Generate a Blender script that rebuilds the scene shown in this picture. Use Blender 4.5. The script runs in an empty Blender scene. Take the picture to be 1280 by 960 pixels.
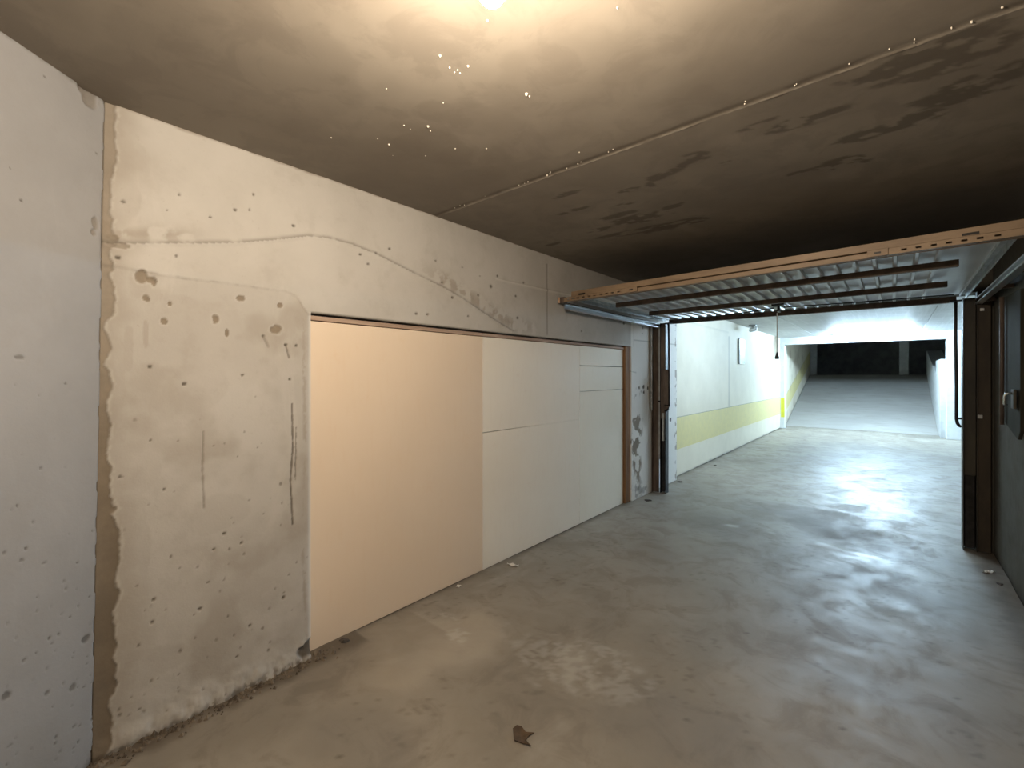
import bpy, bmesh, math, random
import numpy as np
from mathutils import Vector, Matrix

random.seed(7); rng = np.random.default_rng(7)
S = bpy.context.scene
COL = S.collection
A = math.radians(40.62); SA, CA = math.sin(A), math.cos(A)
FPX, CXP, HOR, EYE = 555.0, 640.0, 468.5, 1.4      # focal length in pixels, centre, horizon row, eye height

# ------------------------------------------------------------------ photograph -> place
def ray(u, v):
    k = (u-CXP)/FPX
    return np.array([-SA+CA*k, CA+SA*k, (HOR-v)/FPX])
def on_plane(u, v, p0, n):
    r = ray(u, v); o = np.array([0, 0, EYE])
    t = np.dot(np.array(p0)-o, n)/np.dot(r, n)
    return o+r*t

# ------------------------------------------------------------------ mesh helpers
class MB:
    def __init__(s): s.v = []; s.f = []
    def add(s, vs, fs):
        b = len(s.v); s.v += [tuple(map(float, p)) for p in vs]; s.f += [tuple(i+b for i in f) for f in fs]; return s
    def box(s, x0, x1, y0, y1, z0, z1):
        vs = [(x, y, z) for x in (x0, x1) for y in (y0, y1) for z in (z0, z1)]
        return s.add(vs, [(0,1,3,2),(4,6,7,5),(0,4,5,1),(2,3,7,6),(0,2,6,4),(1,5,7,3)])
    def prism(s, poly, axis, a, b):          # poly in the other two axes (in x<y<z order)
        n = len(poly)
        def mk(p, c): q = list(p); q.insert(axis, c); return q
        vs = [mk(p, a) for p in poly]+[mk(p, b) for p in poly]
        fs = [tuple(range(n))[::-1], tuple(range(n, 2*n))]+[(i, (i+1)%n, n+(i+1)%n, n+i) for i in range(n)]
        return s.add(vs, fs)
    def tube(s, pts, r, n=10, caps=True):
        pts = [Vector(p) for p in pts]; rings = []; b = []
        for i, p in enumerate(pts):
            t = (pts[min(i+1, len(pts)-1)]-pts[max(i-1, 0)]).normalized()
            a = t.cross(Vector((0, 0, 1)))
            if a.length < .05: a = t.cross(Vector((1, 0, 0)))
            a.normalize(); c = t.cross(a)
            rr = r[i] if isinstance(r, (list, tuple)) else r
            b += [p+(a*math.cos(q)+c*math.sin(q))*rr for q in [2*math.pi*k/n for k in range(n)]]
        fs = []
        for i in range(len(pts)-1):
            for k in range(n):
                fs.append((i*n+k, i*n+(k+1)%n, (i+1)*n+(k+1)%n, (i+1)*n+k))
        if caps: fs += [tuple(range(n))[::-1], tuple(range((len(pts)-1)*n, len(pts)*n))]
        return s.add(b, fs)
    def lathe(s, prof, c, n=20):             # prof: (r, z) from bottom to top, about a vertical axis
        vs = []; fs = []
        for r, z in prof:
            vs += [(c[0]+r*math.cos(2*math.pi*k/n), c[1]+r*math.sin(2*math.pi*k/n), c[2]+z) for k in range(n)]
        for i in range(len(prof)-1):
            for k in range(n): fs.append((i*n+k, i*n+(k+1)%n, (i+1)*n+(k+1)%n, (i+1)*n+k))
        fs += [tuple(range(n))[::-1], tuple(range((len(prof)-1)*n, len(prof)*n))]
        return s.add(vs, fs)
    def warp(s, f): s.v = [tuple(f(*p)) for p in s.v]; return s
    def build(s, name, mat, parent=None, bevel=0, smooth=False):
        me = bpy.data.meshes.new(name); 
        org = Vector((0, 0, 0))
        if parent is not None: org = world_loc(parent)
        me.from_pydata([tuple(Vector(p)-org) for p in s.v], [], s.f); me.update()
        bm = bmesh.new(); bm.from_mesh(me); bmesh.ops.recalc_face_normals(bm, faces=bm.faces); bm.to_mesh(me); bm.free()
        o = bpy.data.objects.new(name, me); COL.objects.link(o); me.materials.append(mat)
        if parent is not None: o.parent = parent
        if bevel:
            m = o.modifiers.new('bevel', 'BEVEL'); m.width = bevel; m.segments = 2; m.limit_method = 'ANGLE'; m.angle_limit = .6
        if smooth:
            for p in me.polygons: p.use_smooth = True
        return o
def world_loc(o):
    l = Vector((0, 0, 0))
    while o is not None: l += o.location; o = o.parent
    return l
def tag(o, label, cat, group=None):
    o['label'] = label; o['category'] = cat
    if group: o['group'] = group
    return o
def thing(name, loc, label, cat, group=None):
    o = bpy.data.objects.new(name, None); COL.objects.link(o); o.location = loc; o.empty_display_size = .1
    return tag(o, label, cat, group)
def struct(o): o['kind'] = 'structure'; return o

# ------------------------------------------------------------------ 2-D noise and masks (for chips, stains and relief)
def vnoise(x, y, seed):
    xi = np.floor(x).astype(np.int64); yi = np.floor(y).astype(np.int64); fx = x-xi; fy = y-yi
    fx = fx*fx*(3-2*fx); fy = fy*fy*(3-2*fy)
    def h(a, b):
        n = (a*374761393+b*668265263+seed*1442695) & 0x7fffffff
        n = ((n ^ (n >> 13))*1274126177) & 0x7fffffff
        return ((n ^ (n >> 16)) & 0xffff)/65535.0
    return (h(xi, yi)*(1-fx)+h(xi+1, yi)*fx)*(1-fy)+(h(xi, yi+1)*(1-fx)+h(xi+1, yi+1)*fx)*fy
def fbm(x, y, sc, seed, oct=4):
    t = 0; a = 1; n = 0
    for i in range(oct):
        t = t+a*vnoise(x*sc+17.3*i, y*sc-9.1*i, seed+i); n += a; a *= .5; sc *= 2.03
    return t/n
def sstep(a, b, x):
    t = np.clip((x-a)/(b-a), 0, 1); return t*t*(3-2*t)
def seg_dist(x, y, pl):
    d = np.full(x.shape, 1e9)
    for (a, b), (c, e) in zip(pl[:-1], pl[1:]):
        dx, dy = c-a, e-b; L = dx*dx+dy*dy+1e-12
        t = np.clip(((x-a)*dx+(y-b)*dy)/L, 0, 1)
        d = np.minimum(d, np.hypot(x-a-t*dx, y-b-t*dy))
    return d
def poly_y(x, pl):                            # height of a polyline over x
    p = np.array(sorted(pl)); return np.interp(x, p[:, 0], p[:, 1])
def blob(x, y, cx, cy, rx, ry, nz, soft=.35):
    q = np.hypot((x-cx)/rx, (y-cy)/ry)+(nz-.5)*1.3
    return 1-sstep(1-soft, 1+soft*.4, q)

def lines(*seg):
    out = []
    for a, b, st in seg:
        n = max(1, int(math.ceil((b-a)/st))); out.append(np.linspace(a, b, n+1)[(1 if out else 0):])
    return np.concatenate(out)
def grid(name, us, vs, pos, mat, attrs, hole=None, smooth=True, extra=None, shell=None):
    """a finely divided surface: pos(U,V)->(X,Y,Z); attrs: name->array; hole(u,v)->bool on face centres; shell: offset vector of its back"""
    U, V = np.meshgrid(us, vs); X, Y, Z = pos(U, V)
    ny, nx = U.shape
    co = np.stack([X, Y, Z], -1).reshape(-1, 3)
    idx = np.arange(nx*ny).reshape(ny, nx)
    f = np.stack([idx[:-1, :-1], idx[:-1, 1:], idx[1:, 1:], idx[1:, :-1]], -1)
    if hole is not None:
        uc = (us[:-1]+us[1:])/2; vc = (vs[:-1]+vs[1:])/2; UC, VC = np.meshgrid(uc, vc)
        keep = ~hole(UC, VC)
    else: keep = np.ones(f.shape[:2], bool)
    f = f[keep].reshape(-1, 4)
    n0 = len(co); at = {k: v.reshape(-1) for k, v in attrs.items()}
    if shell is not None:                      # rim and back so the wall has real thickness
        e = {}
        a = np.concatenate([f[:, [0, 1]], f[:, [1, 2]], f[:, [2, 3]], f[:, [3, 0]]])
        key = np.sort(a, 1); kk = key[:, 0].astype(np.int64)*n0+key[:, 1]
        uq, inv, cnt = np.unique(kk, return_inverse=True, return_counts=True)
        be = a[cnt[inv] == 1]
        bv = np.unique(be); mp = {int(v): i for i, v in enumerate(bv)}
        co = np.concatenate([co, co[bv]+np.array(shell)])
        rim = np.array([[p[1], p[0], n0+mp[int(p[0])], n0+mp[int(p[1])]] for p in be])
        f = np.concatenate([f, rim])
        for k in at: at[k] = np.concatenate([at[k], at[k][bv]])
    if extra is not None:
        ev, ef, ea = extra; b = len(co)
        co = np.concatenate([co, ev]); f = np.concatenate([f, np.array(ef)+b])
        for k in at: at[k] = np.concatenate([at[k], np.full(len(ev), ea.get(k, 0.))])
    me = bpy.data.meshes.new(name)
    me.vertices.add(len(co)); me.vertices.foreach_set('co', co.astype(np.float32).ravel())
    me.loops.add(len(f)*4); me.loops.foreach_set('vertex_index', f.astype(np.int32).ravel())
    me.polygons.add(len(f)); me.polygons.foreach_set('loop_start', (np.arange(len(f))*4).astype(np.int32))
    me.polygons.foreach_set('loop_total', np.full(len(f), 4, np.int32))
    sm = np.full(len(f), smooth)
    me.polygons.foreach_set('use_smooth', sm)
    for k, v in at.items():
        q = me.attributes.new(k, 'FLOAT', 'POINT'); q.data.foreach_set('value', v.astype(np.float32))
    me.update(calc_edges=True); me.validate()
    o = bpy.data.objects.new(name, me); COL.objects.link(o); me.materials.append(mat)
    return struct(o)

# ------------------------------------------------------------------ materials
class NT:
    def __init__(s, name):
        s.m = bpy.data.materials.new(name); s.m.use_nodes = True; s.t = s.m.node_tree; s.t.nodes.clear()
        s.out = s.n('ShaderNodeOutputMaterial'); s.b = s.n('ShaderNodeBsdfPrincipled'); s.l(s.b.outputs[0], s.out.inputs[0])
        s.co = s.n('ShaderNodeTexCoord').outputs['Object']
    def n(s, t): return s.t.nodes.new(t)
    def l(s, a, b): s.t.links.new(a, b)
    def put(s, sock, v):
        if hasattr(v, 'is_linked'): s.l(v, sock)
        elif isinstance(v, (tuple, list)): sock.default_value = (*v, 1) if len(v) == 3 and sock.type == 'RGBA' else v
        else: sock.default_value = v
    def noise(s, sc, det=4, rough=.55, stretch=None, dist=0):
        co = s.co
        if stretch:
            mp = s.n('ShaderNodeMapping'); s.l(co, mp.inputs[0]); mp.inputs['Scale'].default_value = stretch; co = mp.outputs[0]
        x = s.n('ShaderNodeTexNoise'); s.l(co, x.inputs['Vector']); x.inputs['Scale'].default_value = sc
        x.inputs['Detail'].default_value = det; x.inputs['Roughness'].default_value = rough; x.inputs['Distortion'].default_value = dist
        return x.outputs[0]
    def ramp(s, v, a, b, o0=0., o1=1.):
        x = s.n('ShaderNodeMapRange'); x.interpolation_type = 'SMOOTHSTEP'
        s.put(x.inputs[0], v); x.inputs[1].default_value = a; x.inputs[2].default_value = b; x.inputs[3].default_value = o0; x.inputs[4].default_value = o1
        return x.outputs[0]
    def mix(s, f, a, b):
        x = s.n('ShaderNodeMix'); x.data_type = 'RGBA'
        s.put(x.inputs[0], f); s.put(x.inputs[6], a); s.put(x.inputs[7], b); return x.outputs[2]
    def math(s, op, a, b=0.):
        x = s.n('ShaderNodeMath'); x.operation = op; s.put(x.inputs[0], a); s.put(x.inputs[1], b); return x.outputs[0]
    def attr(s, name):
        x = s.n('ShaderNodeAttribute'); x.attribute_name = name; return x.outputs['Fac']
    def bump(s, h, st, dist=.01):
        x = s.n('ShaderNodeBump'); s.l(h, x.inputs['Height']); x.inputs['Strength'].default_value = st; x.inputs['Distance'].default_value = dist
        s.l(x.outputs[0], s.b.inputs['Normal'])
    def done(s, col, rough=.8, metal=0., spec=.5):
        s.put(s.b.inputs['Base Color'], col); s.put(s.b.inputs['Roughness'], rough); s.put(s.b.inputs['Metallic'], metal)
        s.put(s.b.inputs['Specular IOR Level'], spec); return s.m
def simple(name, a, b, sc=20, rough=.6, metal=0., bump=.15, spec=.5, stretch=None):
    t = NT(name); n = t.noise(sc, 5, .6, stretch); c = t.mix(t.ramp(n, .35, .65), a, b)
    if bump: t.bump(n, bump, .004)
    return t.done(c, rough if not isinstance(rough, tuple) else t.ramp(n, .3, .7, *rough), metal, spec)

def plaster(name, c0, c1, bare, dark):
    t = NT(name)
    n = t.noise(2.2, 5, .6); n2 = t.noise(9, 6, .65); n3 = t.noise(90, 3, .6)
    c = t.mix(t.ramp(n, .3, .72), c0, c1)
    c = t.mix(t.math('MULTIPLY', t.ramp(n2, .5, .72), .13), c, bare)
    n5 = t.noise(38, 4, .7); c = t.mix(t.math('MULTIPLY', t.ramp(n5, .62, .78), .2), c, bare)
    n6 = t.noise(4, 5, .65, (1, 1, .35), .8); c = t.mix(t.math('MULTIPLY', t.ramp(n6, .56, .7), .25), c, tuple(min(.8, x*1.15) for x in c0))
    w = t.attr('wash'); c = t.mix(t.math('MULTIPLY', w, .55), c, bare)
    c = t.mix(t.attr('pale'), c, tuple(min(.85, x*1.55) for x in c0))
    c = t.mix(t.attr('bare'), c, t.mix(t.ramp(n2, .35, .65), bare, tuple(x*.8 for x in bare)))
    c = t.mix(t.attr('dark'), c, dark)
    h = t.math('ADD', t.math('MULTIPLY', n2, .6), t.math('MULTIPLY', n3, .25)); t.bump(h, .22, .01)
    return t.done(c, t.ramp(n2, .3, .7, .78, .95), 0, .25)
M = {}
M['wall'] = plaster('wall_plaster', (.49, .465, .43), (.43, .405, .37), (.235, .19, .14), (.085, .07, .055))
M['wall_grey'] = plaster('wall_plaster_grey', (.295, .292, .296), (.26, .257, .26), (.235, .215, .195), (.085, .076, .068))
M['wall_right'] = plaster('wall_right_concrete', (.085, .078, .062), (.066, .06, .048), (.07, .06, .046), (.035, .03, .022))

def ceiling_mat():
    t = NT('ceiling_concrete'); n = t.noise(1.1, 5, .6); n2 = t.noise(5, 6, .65, None, .6); n3 = t.noise(70, 3, .6)
    c = t.mix(t.ramp(n, .3, .7), (.235, .205, .167), (.178, .152, .121))
    c = t.mix(t.math('MULTIPLY', t.ramp(n2, .48, .60), .38), c, (.155, .13, .105))
    c = t.mix(t.attr('wash'), c, (.15, .126, .10))
    c = t.mix(t.attr('bare'), c, (.07, .056, .042))
    c = t.mix(t.attr('dark'), c, (.10, .08, .06)); c = t.mix(t.attr('pale'), c, (.70, .64, .54))
    t.bump(t.math('ADD', t.math('MULTIPLY', n2, .5), t.math('MULTIPLY', n3, .2)), .15, .008)
    return t.done(c, .75, 0, .3)
M['ceiling'] = ceiling_mat()

def floor_mat():
    t = NT('floor_concrete'); n = t.noise(.9, 6, .62, None, .4); n2 = t.noise(4.5, 6, .65, None, .8); n3 = t.noise(60, 4, .6); n4 = t.noise(2.0, 5, .6, (1, .45, 1), .5)
    c = t.mix(t.ramp(n, .32, .68), (.22, .193, .156), (.31, .276, .228))
    c = t.mix(t.math('MULTIPLY', t.ramp(n2, .47, .64), .42), c, (.175, .148, .118))
    c = t.mix(t.math('MULTIPLY', t.ramp(n4, .56, .68), .35), c, (.42, .385, .33))
    c = t.mix(t.math('MULTIPLY', t.ramp(n3, .58, .8), .25), c, (.16, .13, .1))
    c = t.mix(t.attr('wash'), c, (.40, .35, .28))
    c = t.mix(t.attr('bare'), c, (.19, .172, .15)); c = t.mix(t.attr('dark'), c, (.09, .068, .048)); c = t.mix(t.attr('pale'), c, (.52, .49, .44))
    r = t.ramp(t.math('ADD', t.math('MULTIPLY', n2, .6), t.math('MULTIPLY', n4, .4)), .36, .66, .40, .64)
    r = t.math('ADD', r, t.math('MULTIPLY', t.attr('bare'), .18)); r = t.math('SUBTRACT', r, t.math('MULTIPLY', t.attr('gloss'), .05))
    t.bump(t.math('ADD', t.math('MULTIPLY', n2, .7), t.math('MULTIPLY', n3, .12)), .12, .012)
    return t.done(c, r, 0, .34)
M['floor'] = floor_mat()

def corridor_mat():                            # cream wall with the yellow band; 'hrel' = height over the driveway
    t = NT('corridor_wall_paint'); n = t.noise(3, 5, .6); n2 = t.noise(14, 5, .6)
    c = t.mix(t.ramp(n, .3, .7), (.72, .655, .52), (.67, .605, .475))
    h = t.math('ADD', t.attr('hrel'), t.math('MULTIPLY', t.math('SUBTRACT', n2, .5), .012))
    band = t.math('MULTIPLY', t.ramp(h, .367, .374), t.ramp(h, .806, .812, 1, 0))
    c = t.mix(band, c, t.mix(t.ramp(n2, .35, .65), (.66, .57, .27), (.62, .54, .27)))
    edge = t.math('MULTIPLY', t.ramp(h, .809, .812), t.ramp(h, .818, .822, 1, 0)); c = t.mix(t.math('MULTIPLY', edge, .75), c, (.2, .19, .12))
    c = t.mix(t.attr('wash'), c, (.42, .33, .23)); c = t.mix(t.attr('dark'), c, (.16, .15, .12))
    t.bump(n2, .1, .006); return t.done(c, .7, 0, .3)
M['corridor'] = corridor_mat()
M['white_paint'] = simple('white_wall_paint', (.70, .71, .71), (.62, .635, .64), 6, .75, 0, .1, .3)
M['band_yellow'] = simple('yellow_band_paint', (.72, .68, .05), (.66, .62, .07), 10, .6)
M['dim'] = simple('dim_concrete', (.38, .375, .37), (.28, .275, .27), 4, .9)
M['pillar'] = simple('pillar_concrete', (.5, .5, .49), (.42, .42, .41), 6, .85)

def ccm():
    t = NT('corridor_ceiling_concrete'); n = t.noise(3, 4, .6); g = t.noise(26, 3, .6, (1, .03, 1))
    c = t.mix(t.ramp(n, .3, .7), (.54, .55, .55), (.46, .47, .47)); c = t.mix(t.math('MULTIPLY', t.ramp(g, .5, .62), .3), c, (.68, .69, .69))
    t.bump(g, .35, .01); return t.done(c, .55, 0, .4)
M['corridor_ceiling'] = ccm()

def board(name, a, b, c3):
    t = NT(name); n = t.noise(1.1, 4, .55); n2 = t.noise(40, 4, .6, (1, 1, .15)); n3 = t.noise(7, 5, .7)
    c = t.mix(t.ramp(n, .3, .7), a, b); c = t.mix(t.math('MULTIPLY', t.ramp(n3, .6, .8), .3), c, c3)
    c = t.mix(t.math('MULTIPLY', t.ramp(n2, .5, .75), .12), c, c3)
    t.bump(n2, .04, .002); return t.done(c, .62, 0, .3)
M['board_peach'] = board('board_peach', (.77, .63, .485), (.74, .60, .455), (.71, .51, .32))
M['board_cream'] = board('board_cream', (.87, .805, .70), (.83, .76, .65), (.72, .60, .47))
M['board_pale'] = board('board_pale', (.88, .82, .70), (.84, .78, .66), (.7, .6, .48))
M['timber'] = simple('brown_timber', (.24, .125, .055), (.13, .062, .028), 9, .7, 0, .4, .3, (1, 1, .12))
M['batten'] = simple('batten_timber', (.40, .29, .22), (.27, .18, .13), 14, .75, 0, .4, .3, (1, .1, 1))
M['tan_steel'] = simple('tan_painted_steel', (.27, .19, .12), (.19, .13, .08), 9, .5, .15, .15, .5, (.3, 1, 1))
M['sheet'] = simple('galvanised_sheet', (.62, .62, .60), (.54, .54, .525), 3, .38, .3, 0)
M['bar_steel'] = simple('brown_steel', (.13, .095, .07), (.075, .056, .042), 12, .5, .5, .15)
M['dark_steel'] = simple('dark_steel', (.035, .032, .03), (.018, .016, .015), 14, .45, .6, .12)
M['rust_steel'] = simple('weathered_brown_steel', (.17, .125, .095), (.085, .062, .05), 10, .55, .35, .25, .5, (1, 1, .25))
M['zinc'] = simple('zinc_rail', (.70, .72, .74), (.64, .66, .68), 3, .28, .95, 0)
M['zinc_dull'] = simple('dull_zinc', (.5, .51, .5), (.36, .365, .36), 16, .5, .6, .08)
M['copper'] = simple('worn_brass', (.7, .48, .32), (.5, .3, .2), 30, .35, .8, .1)
M['black'] = simple('black_plastic', (.012, .012, .012), (.02, .02, .02), 20, .4, 0, 0)
M['cord'] = simple('white_cord', (.75, .75, .72), (.6, .6, .58), 60, .8)
M['post_dark'] = simple('dark_frame_paint', (.05, .043, .03), (.025, .022, .017), 7, .6, .1, .2, .4, (1, 1, .25))
M['post_brown'] = simple('dark_brown_frame', (.055, .04, .024), (.03, .022, .014), 7, .65, 0, .2, .4, (1, 1, .25))
M['sign_white'] = simple('sign_white', (.8, .82, .82), (.76, .78, .78), 12, .35, 0, 0)
M['sign_green'] = simple('sign_green', (.30, .42, .35), (.42, .52, .46), 30, .4, 0, 0)
M['grey_plastic'] = simple('grey_plastic', (.30, .31, .30), (.24, .25, .24), 20, .5)
M['pale_plastic'] = simple('pale_plastic', (.75, .77, .76), (.68, .7, .7), 20, .35)
M['leaf'] = simple('dry_leaf', (.10, .062, .03), (.06, .036, .018), 30, .8, 0, .4)
M['paper'] = simple('paper', (.78, .76, .72), (.66, .64, .6), 30, .8)
M['stone'] = simple('dark_stone', (.08, .065, .055), (.04, .033, .028), 30, .9, 0, .5)
M['rubble'] = simple('rubble', (.21, .165, .12), (.06, .045, .032), 24, .95, 0, .5)
M['cover'] = simple('olive_cover_paint', (.035, .033, .023), (.026, .024, .017), 6, .8, .0, .15, .1, (1, 1, .3))
M['chrome'] = simple('bright_steel', (.85, .85, .83), (.75, .75, .73), 20, .2, .95, 0)
def emis(name, col, st):
    m = bpy.data.materials.new(name); m.use_nodes = True; t = m.node_tree; t.nodes.clear()
    o = t.nodes.new('ShaderNodeOutputMaterial'); e = t.nodes.new('ShaderNodeEmission'); e.inputs[0].default_value = (*col, 1); e.inputs[1].default_value = st
    t.links.new(e.outputs[0], o.inputs[0]); return m
M['bulb'] = emis('bulb_glow', (1, .845, .66), 1900)
M['tube'] = emis('tube_glow', (.55, .79, 1), 860)
M['tube_fill'] = emis('fill_tube_glow', (.60, .81, 1), 150)  # weaker glow for the added fill tube in the corridor

# ------------------------------------------------------------------ dimensions
WX, PX_BOARD = -2.187, -2.228                   # long left wall plane, face of the infill boards
HC, HCC = 2.40, 2.365                           # garage and corridor ceilings
OY0, OY1, OZ = 1.022, 4.565, 1.712              # boarded opening in the left wall
PIER_END = 5.92
CT, CB = .263, .228                             # the leaning corner: y at its top and at its foot
RX = .60                                        # right wall
WN = np.array([1., 0, 0])
def wpt(u, v): p = on_plane(u, v, (WX, 0, 0), WN); return p[1], p[2]      # photo -> (y, z) on the long wall
def yk(u): k = (u-CXP)/FPX; return 1/(SA-k*CA)
def wscale(u, v, px):                           # size of px pixels there
    p = on_plane(u, v, (WX, 0, 0), WN); d = -SA*p[0]+CA*p[1]; return px*d/FPX

# ------------------------------------------------------------------ long left wall
ys = lines((0, OY0, .005), (OY0, 2.6, .0075), (2.6, OY1, .013), (OY1, PIER_END, .0085))
zs = lines((0, OZ, .0058), (OZ, HC+.02, .006))
def corner_y(z): return CB+(CT-CB)*z/HC
def wall_left():
    U, V = np.meshgrid(ys, zs)
    y = U+np.clip(1-U/OY0, 0, 1)*corner_y(V); z = V
    n1 = fbm(y, z, 22, 1); n2 = fbm(y, z, 60, 2, 3); n3 = fbm(y, z, 5, 3)
    bare = np.zeros_like(y); dark = bare.copy(); pale = bare.copy(); wash = bare.copy(); h = (fbm(y, z, 3, 9)-.5)*.006
    # unplastered strip along the corner
    edge = [(126, 147), (145, 142), (165, 143), (200, 141), (240, 139), (262, 140), (285, 144), (300, 150), (318, 141), (345, 136), (400, 135), (470, 137), (520, 136), (565, 131), (610, 132), (636, 147), (648, 140), (662, 150), (690, 147), (715, 142), (745, 146), (770, 143), (790, 139), (815, 144), (832, 139), (858, 144), (880, 134), (920, 134), (960, 133)]
    ez = []; ew = []
    for v, u in edge:
        cyx = wpt(u, v); ez.append(cyx[1]); ew.append(cyx[0])
    o = np.argsort(ez); bz = np.interp(z, np.array(ez)[o], np.array(ew)[o])
    e = bz+(n1-.5)*.02+(n2-.5)*.008+(fbm(y*.3, z, 14, 63, 4)-.5)*.05
    strip = 1-sstep(-.003, .003, y-e); bare = np.maximum(bare, strip*(.62+.3*sstep(1.9, .9, z)+.1*n3)); lowd = strip*sstep(1.5, .2, z)*.35; dark = np.maximum(dark, lowd); h -= strip*.006
    rim = np.exp(-((y-e-.006)/.005)**2)*(n2 > .45); pale = np.maximum(pale, rim*.12)
    wash = np.maximum(wash, (1-sstep(.0, .13, y-e+(n3-.5)*.12))*.75)
    # plaster feather edge running up from the corner and down to the opening
    rp = [(132, 303), (165, 304.5), (200, 304), (250, 304), (300, 303), (340, 300), (385, 295), (412, 298), (440, 306), (470, 318), (500, 333), (530, 348), (555, 360), (580, 375), (605, 392), (625, 405), (642, 415)]
    R = [wpt(*p) for p in rp]; d = seg_dist(y, z, R)+(n2-.5)*.008
    ry = poly_y(y, R); inside = (y < R[-1][0]); sgn = z-ry
    h += np.exp(-(d/.010)**2)*.006*inside
    h += np.where(inside & (sgn < 0), .004, 0)*1.0
    lineL = np.exp(-(np.clip(sgn, 0, None)/.012)**2)*(sgn > -.002)*inside
    dark = np.maximum(dark, lineL*.42*sstep(.15, .45, n1))
    rough = np.exp(-((sgn-.05)/.055)**2)*sstep(1.55, 2.0, y)*(1-sstep(2.6, 3.0, y))*sstep(.42, .56, n1)
    wash = np.maximum(wash, rough*.95); h += rough*(n2-.5)*.012
    wash = np.maximum(wash, np.exp(-((sgn-.035)/.03)**2)*(1-sstep(.42, .62, y))*sstep(.35, .55, n1))
    # older concrete pier below the plaster
    lp = [(131, 331), (160, 336), (180, 339), (215, 346), (250, 350), (290, 355), (330, 361), (357, 364), (371, 371), (379, 384), (385, 393)]
    Lp = [wpt(*p) for p in lp]; ly = poly_y(y, Lp); low = (y < OY0+.02)
    below = (1-sstep(-.004, .004, z-ly+(n2-.5)*.008))*low
    h -= below*.004; wash = np.maximum(wash, below*(.14+.5*sstep(.45, .7, n3)))
    dark = np.maximum(dark, np.exp(-((z-ly+(n2-.5)*.008)/.0035)**2)*low*.25*sstep(.4, .6, n1))
    # chips, holes (photo position, radii in pixels, strength)
    chips = [(183,373,5,5),(205,402,5,4.5),(270,399,5.5,6),(284,416,3.5,5),(302,373,6,4),(346,412,8,6),(351,382,3.5,3.5),(147,306,14,4),(178,345,8,9),(192,352,4,7)]
    for u, v, a, b, kk in [(160,430,12,40,.6),(182,420,5,24,.7),(150,480,10,30,.6),(230,380,30,12,.35),(250,470,30,60,.3),(180,560,25,60,.35),(280,640,40,25,.3),(170,700,20,60,.4),(300,740,40,30,.3),(172,192,10,12,.4),(165,250,14,25,.4),(200,830,60,30,.4)]:
        c = wpt(u, v); s = wscale(u, v, 1); wash = np.maximum(wash, blob(y, z, c[0], c[1], a*s*yk(u), b*s, fbm(y, z, 9, 61, 5), .2)*kk)
    for u, v, a, b in [(131,283,7,10),(140,296,8,5)]:
        c = wpt(u, v); s = wscale(u, v, 1); bare = np.maximum(bare, blob(y, z, c[0], c[1], a*s, b*s, n1, .2)*.8)
    chips += [(190,350,7,5),(212,380,3,3)]
    for u, v, a, b in chips:
        c = wpt(u, v); s = wscale(u, v, 1); nn = n1*.5+n2*.5; m = blob(y, z, c[0], c[1], a*s*yk(u), b*s, nn, .16)
        bare = np.maximum(bare, m*(.9 if a < 9 else .55)); h -= m*.006
        ring = np.exp(-((np.hypot((y-c[0])/(a*s*yk(u)), (z-c[1])/(b*s))+(nn-.5)*1.3-1.2)/.16)**2); pale = np.maximum(pale, ring*.10)
    pits = [(224,243),(209,263),(154,252),(317,243),(294,262),(312,262),(263,271),(367,282),(220,320),(147,322),(303,469),(187,458),(188,550),(150,596),(267,687),(302,679),(354,747),(312,782),(296,821),(260,728),(192,750),(190,778),(250,761),(329,420),(357,431),(370,432),(362,474),(280,667),(205,612),(230,480),(450,318),(487,311),(545,326),(578,334),(600,345),(622,345),(614,358),(598,369),(645,370),(655,353),(647,397),(585,395),(520,392),(534,393),(460,330),(470,316),(565,372),(553,353),(803,410),(803,417),(780,404),(727,414)]
    for u, v in pits:
        c = wpt(u, v); s = wscale(u, v, 1); r = (1.3+.8*random.random())*s; r = max(r, .0055)
        m = blob(y, z, c[0], c[1], r*1.25, r, n1, .5); dark = np.maximum(dark, m*.85); h -= m*.006
    for k in range(90):                         # weathered specks, thicker towards the foot
        yy = random.uniform(.3, OY0) ; zz = abs(random.gauss(0, .7))
        if zz > 1.6: continue
        r = random.uniform(.003, .0065); m = blob(y, z, yy, zz, r, r*random.uniform(.6, 1.4), n1, .5); dark = np.maximum(dark, m*random.uniform(.25, .65)); h -= m*.002
    for pl, w, st in [([(254,540),(253,590),(255,635)], .004, .4), ([(365,505),(366,560),(363,600),(366,655)], .004, .75), ([(370,535),(369,600)], .003, .6), ([(329,420),(335,433)], .006, .35), ([(357,431),(361,447)], .005, .6), ([(684,330),(684,418)], .007, .55), ([(780,462),(795,466)], .004, .3)]:
        d2 = seg_dist(y, z, [wpt(*p) for p in pl])+(n2-.5)*.006; m = 1-sstep(w*.5, w*1.4, d2); dark = np.maximum(dark, m*st); h -= m*.003
    d2 = seg_dist(y, z, [wpt(620, 349), wpt(735, 374)]); h += np.exp(-(d2/.008)**2)*.006; pale = np.maximum(pale, np.exp(-(d2/.006)**2)*.35)
    # pier by the door: seam, peeled paint
    d2 = seg_dist(y, z, [wpt(792, 425), wpt(847, 431)]); dark = np.maximum(dark, np.exp(-(d2/.006)**2)*.45)
    d2 = seg_dist(y, z, [wpt(792, 385), wpt(792, 433)]); dark = np.maximum(dark, np.exp(-(d2/.005)**2)*.3)
    peel = blob(y, z, 4.72, .62, .15, .55, fbm(y, z, 9, 31))*sstep(.50, .56, fbm(y, z, 11, 33)); bare = np.maximum(bare, peel*.9); h -= peel*.003
    peel = blob(y, z, 4.72, .06, .3, .1, n1)*sstep(.45, .55, fbm(y, z, 14, 35)); dark = np.maximum(dark, peel*.5)
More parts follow.
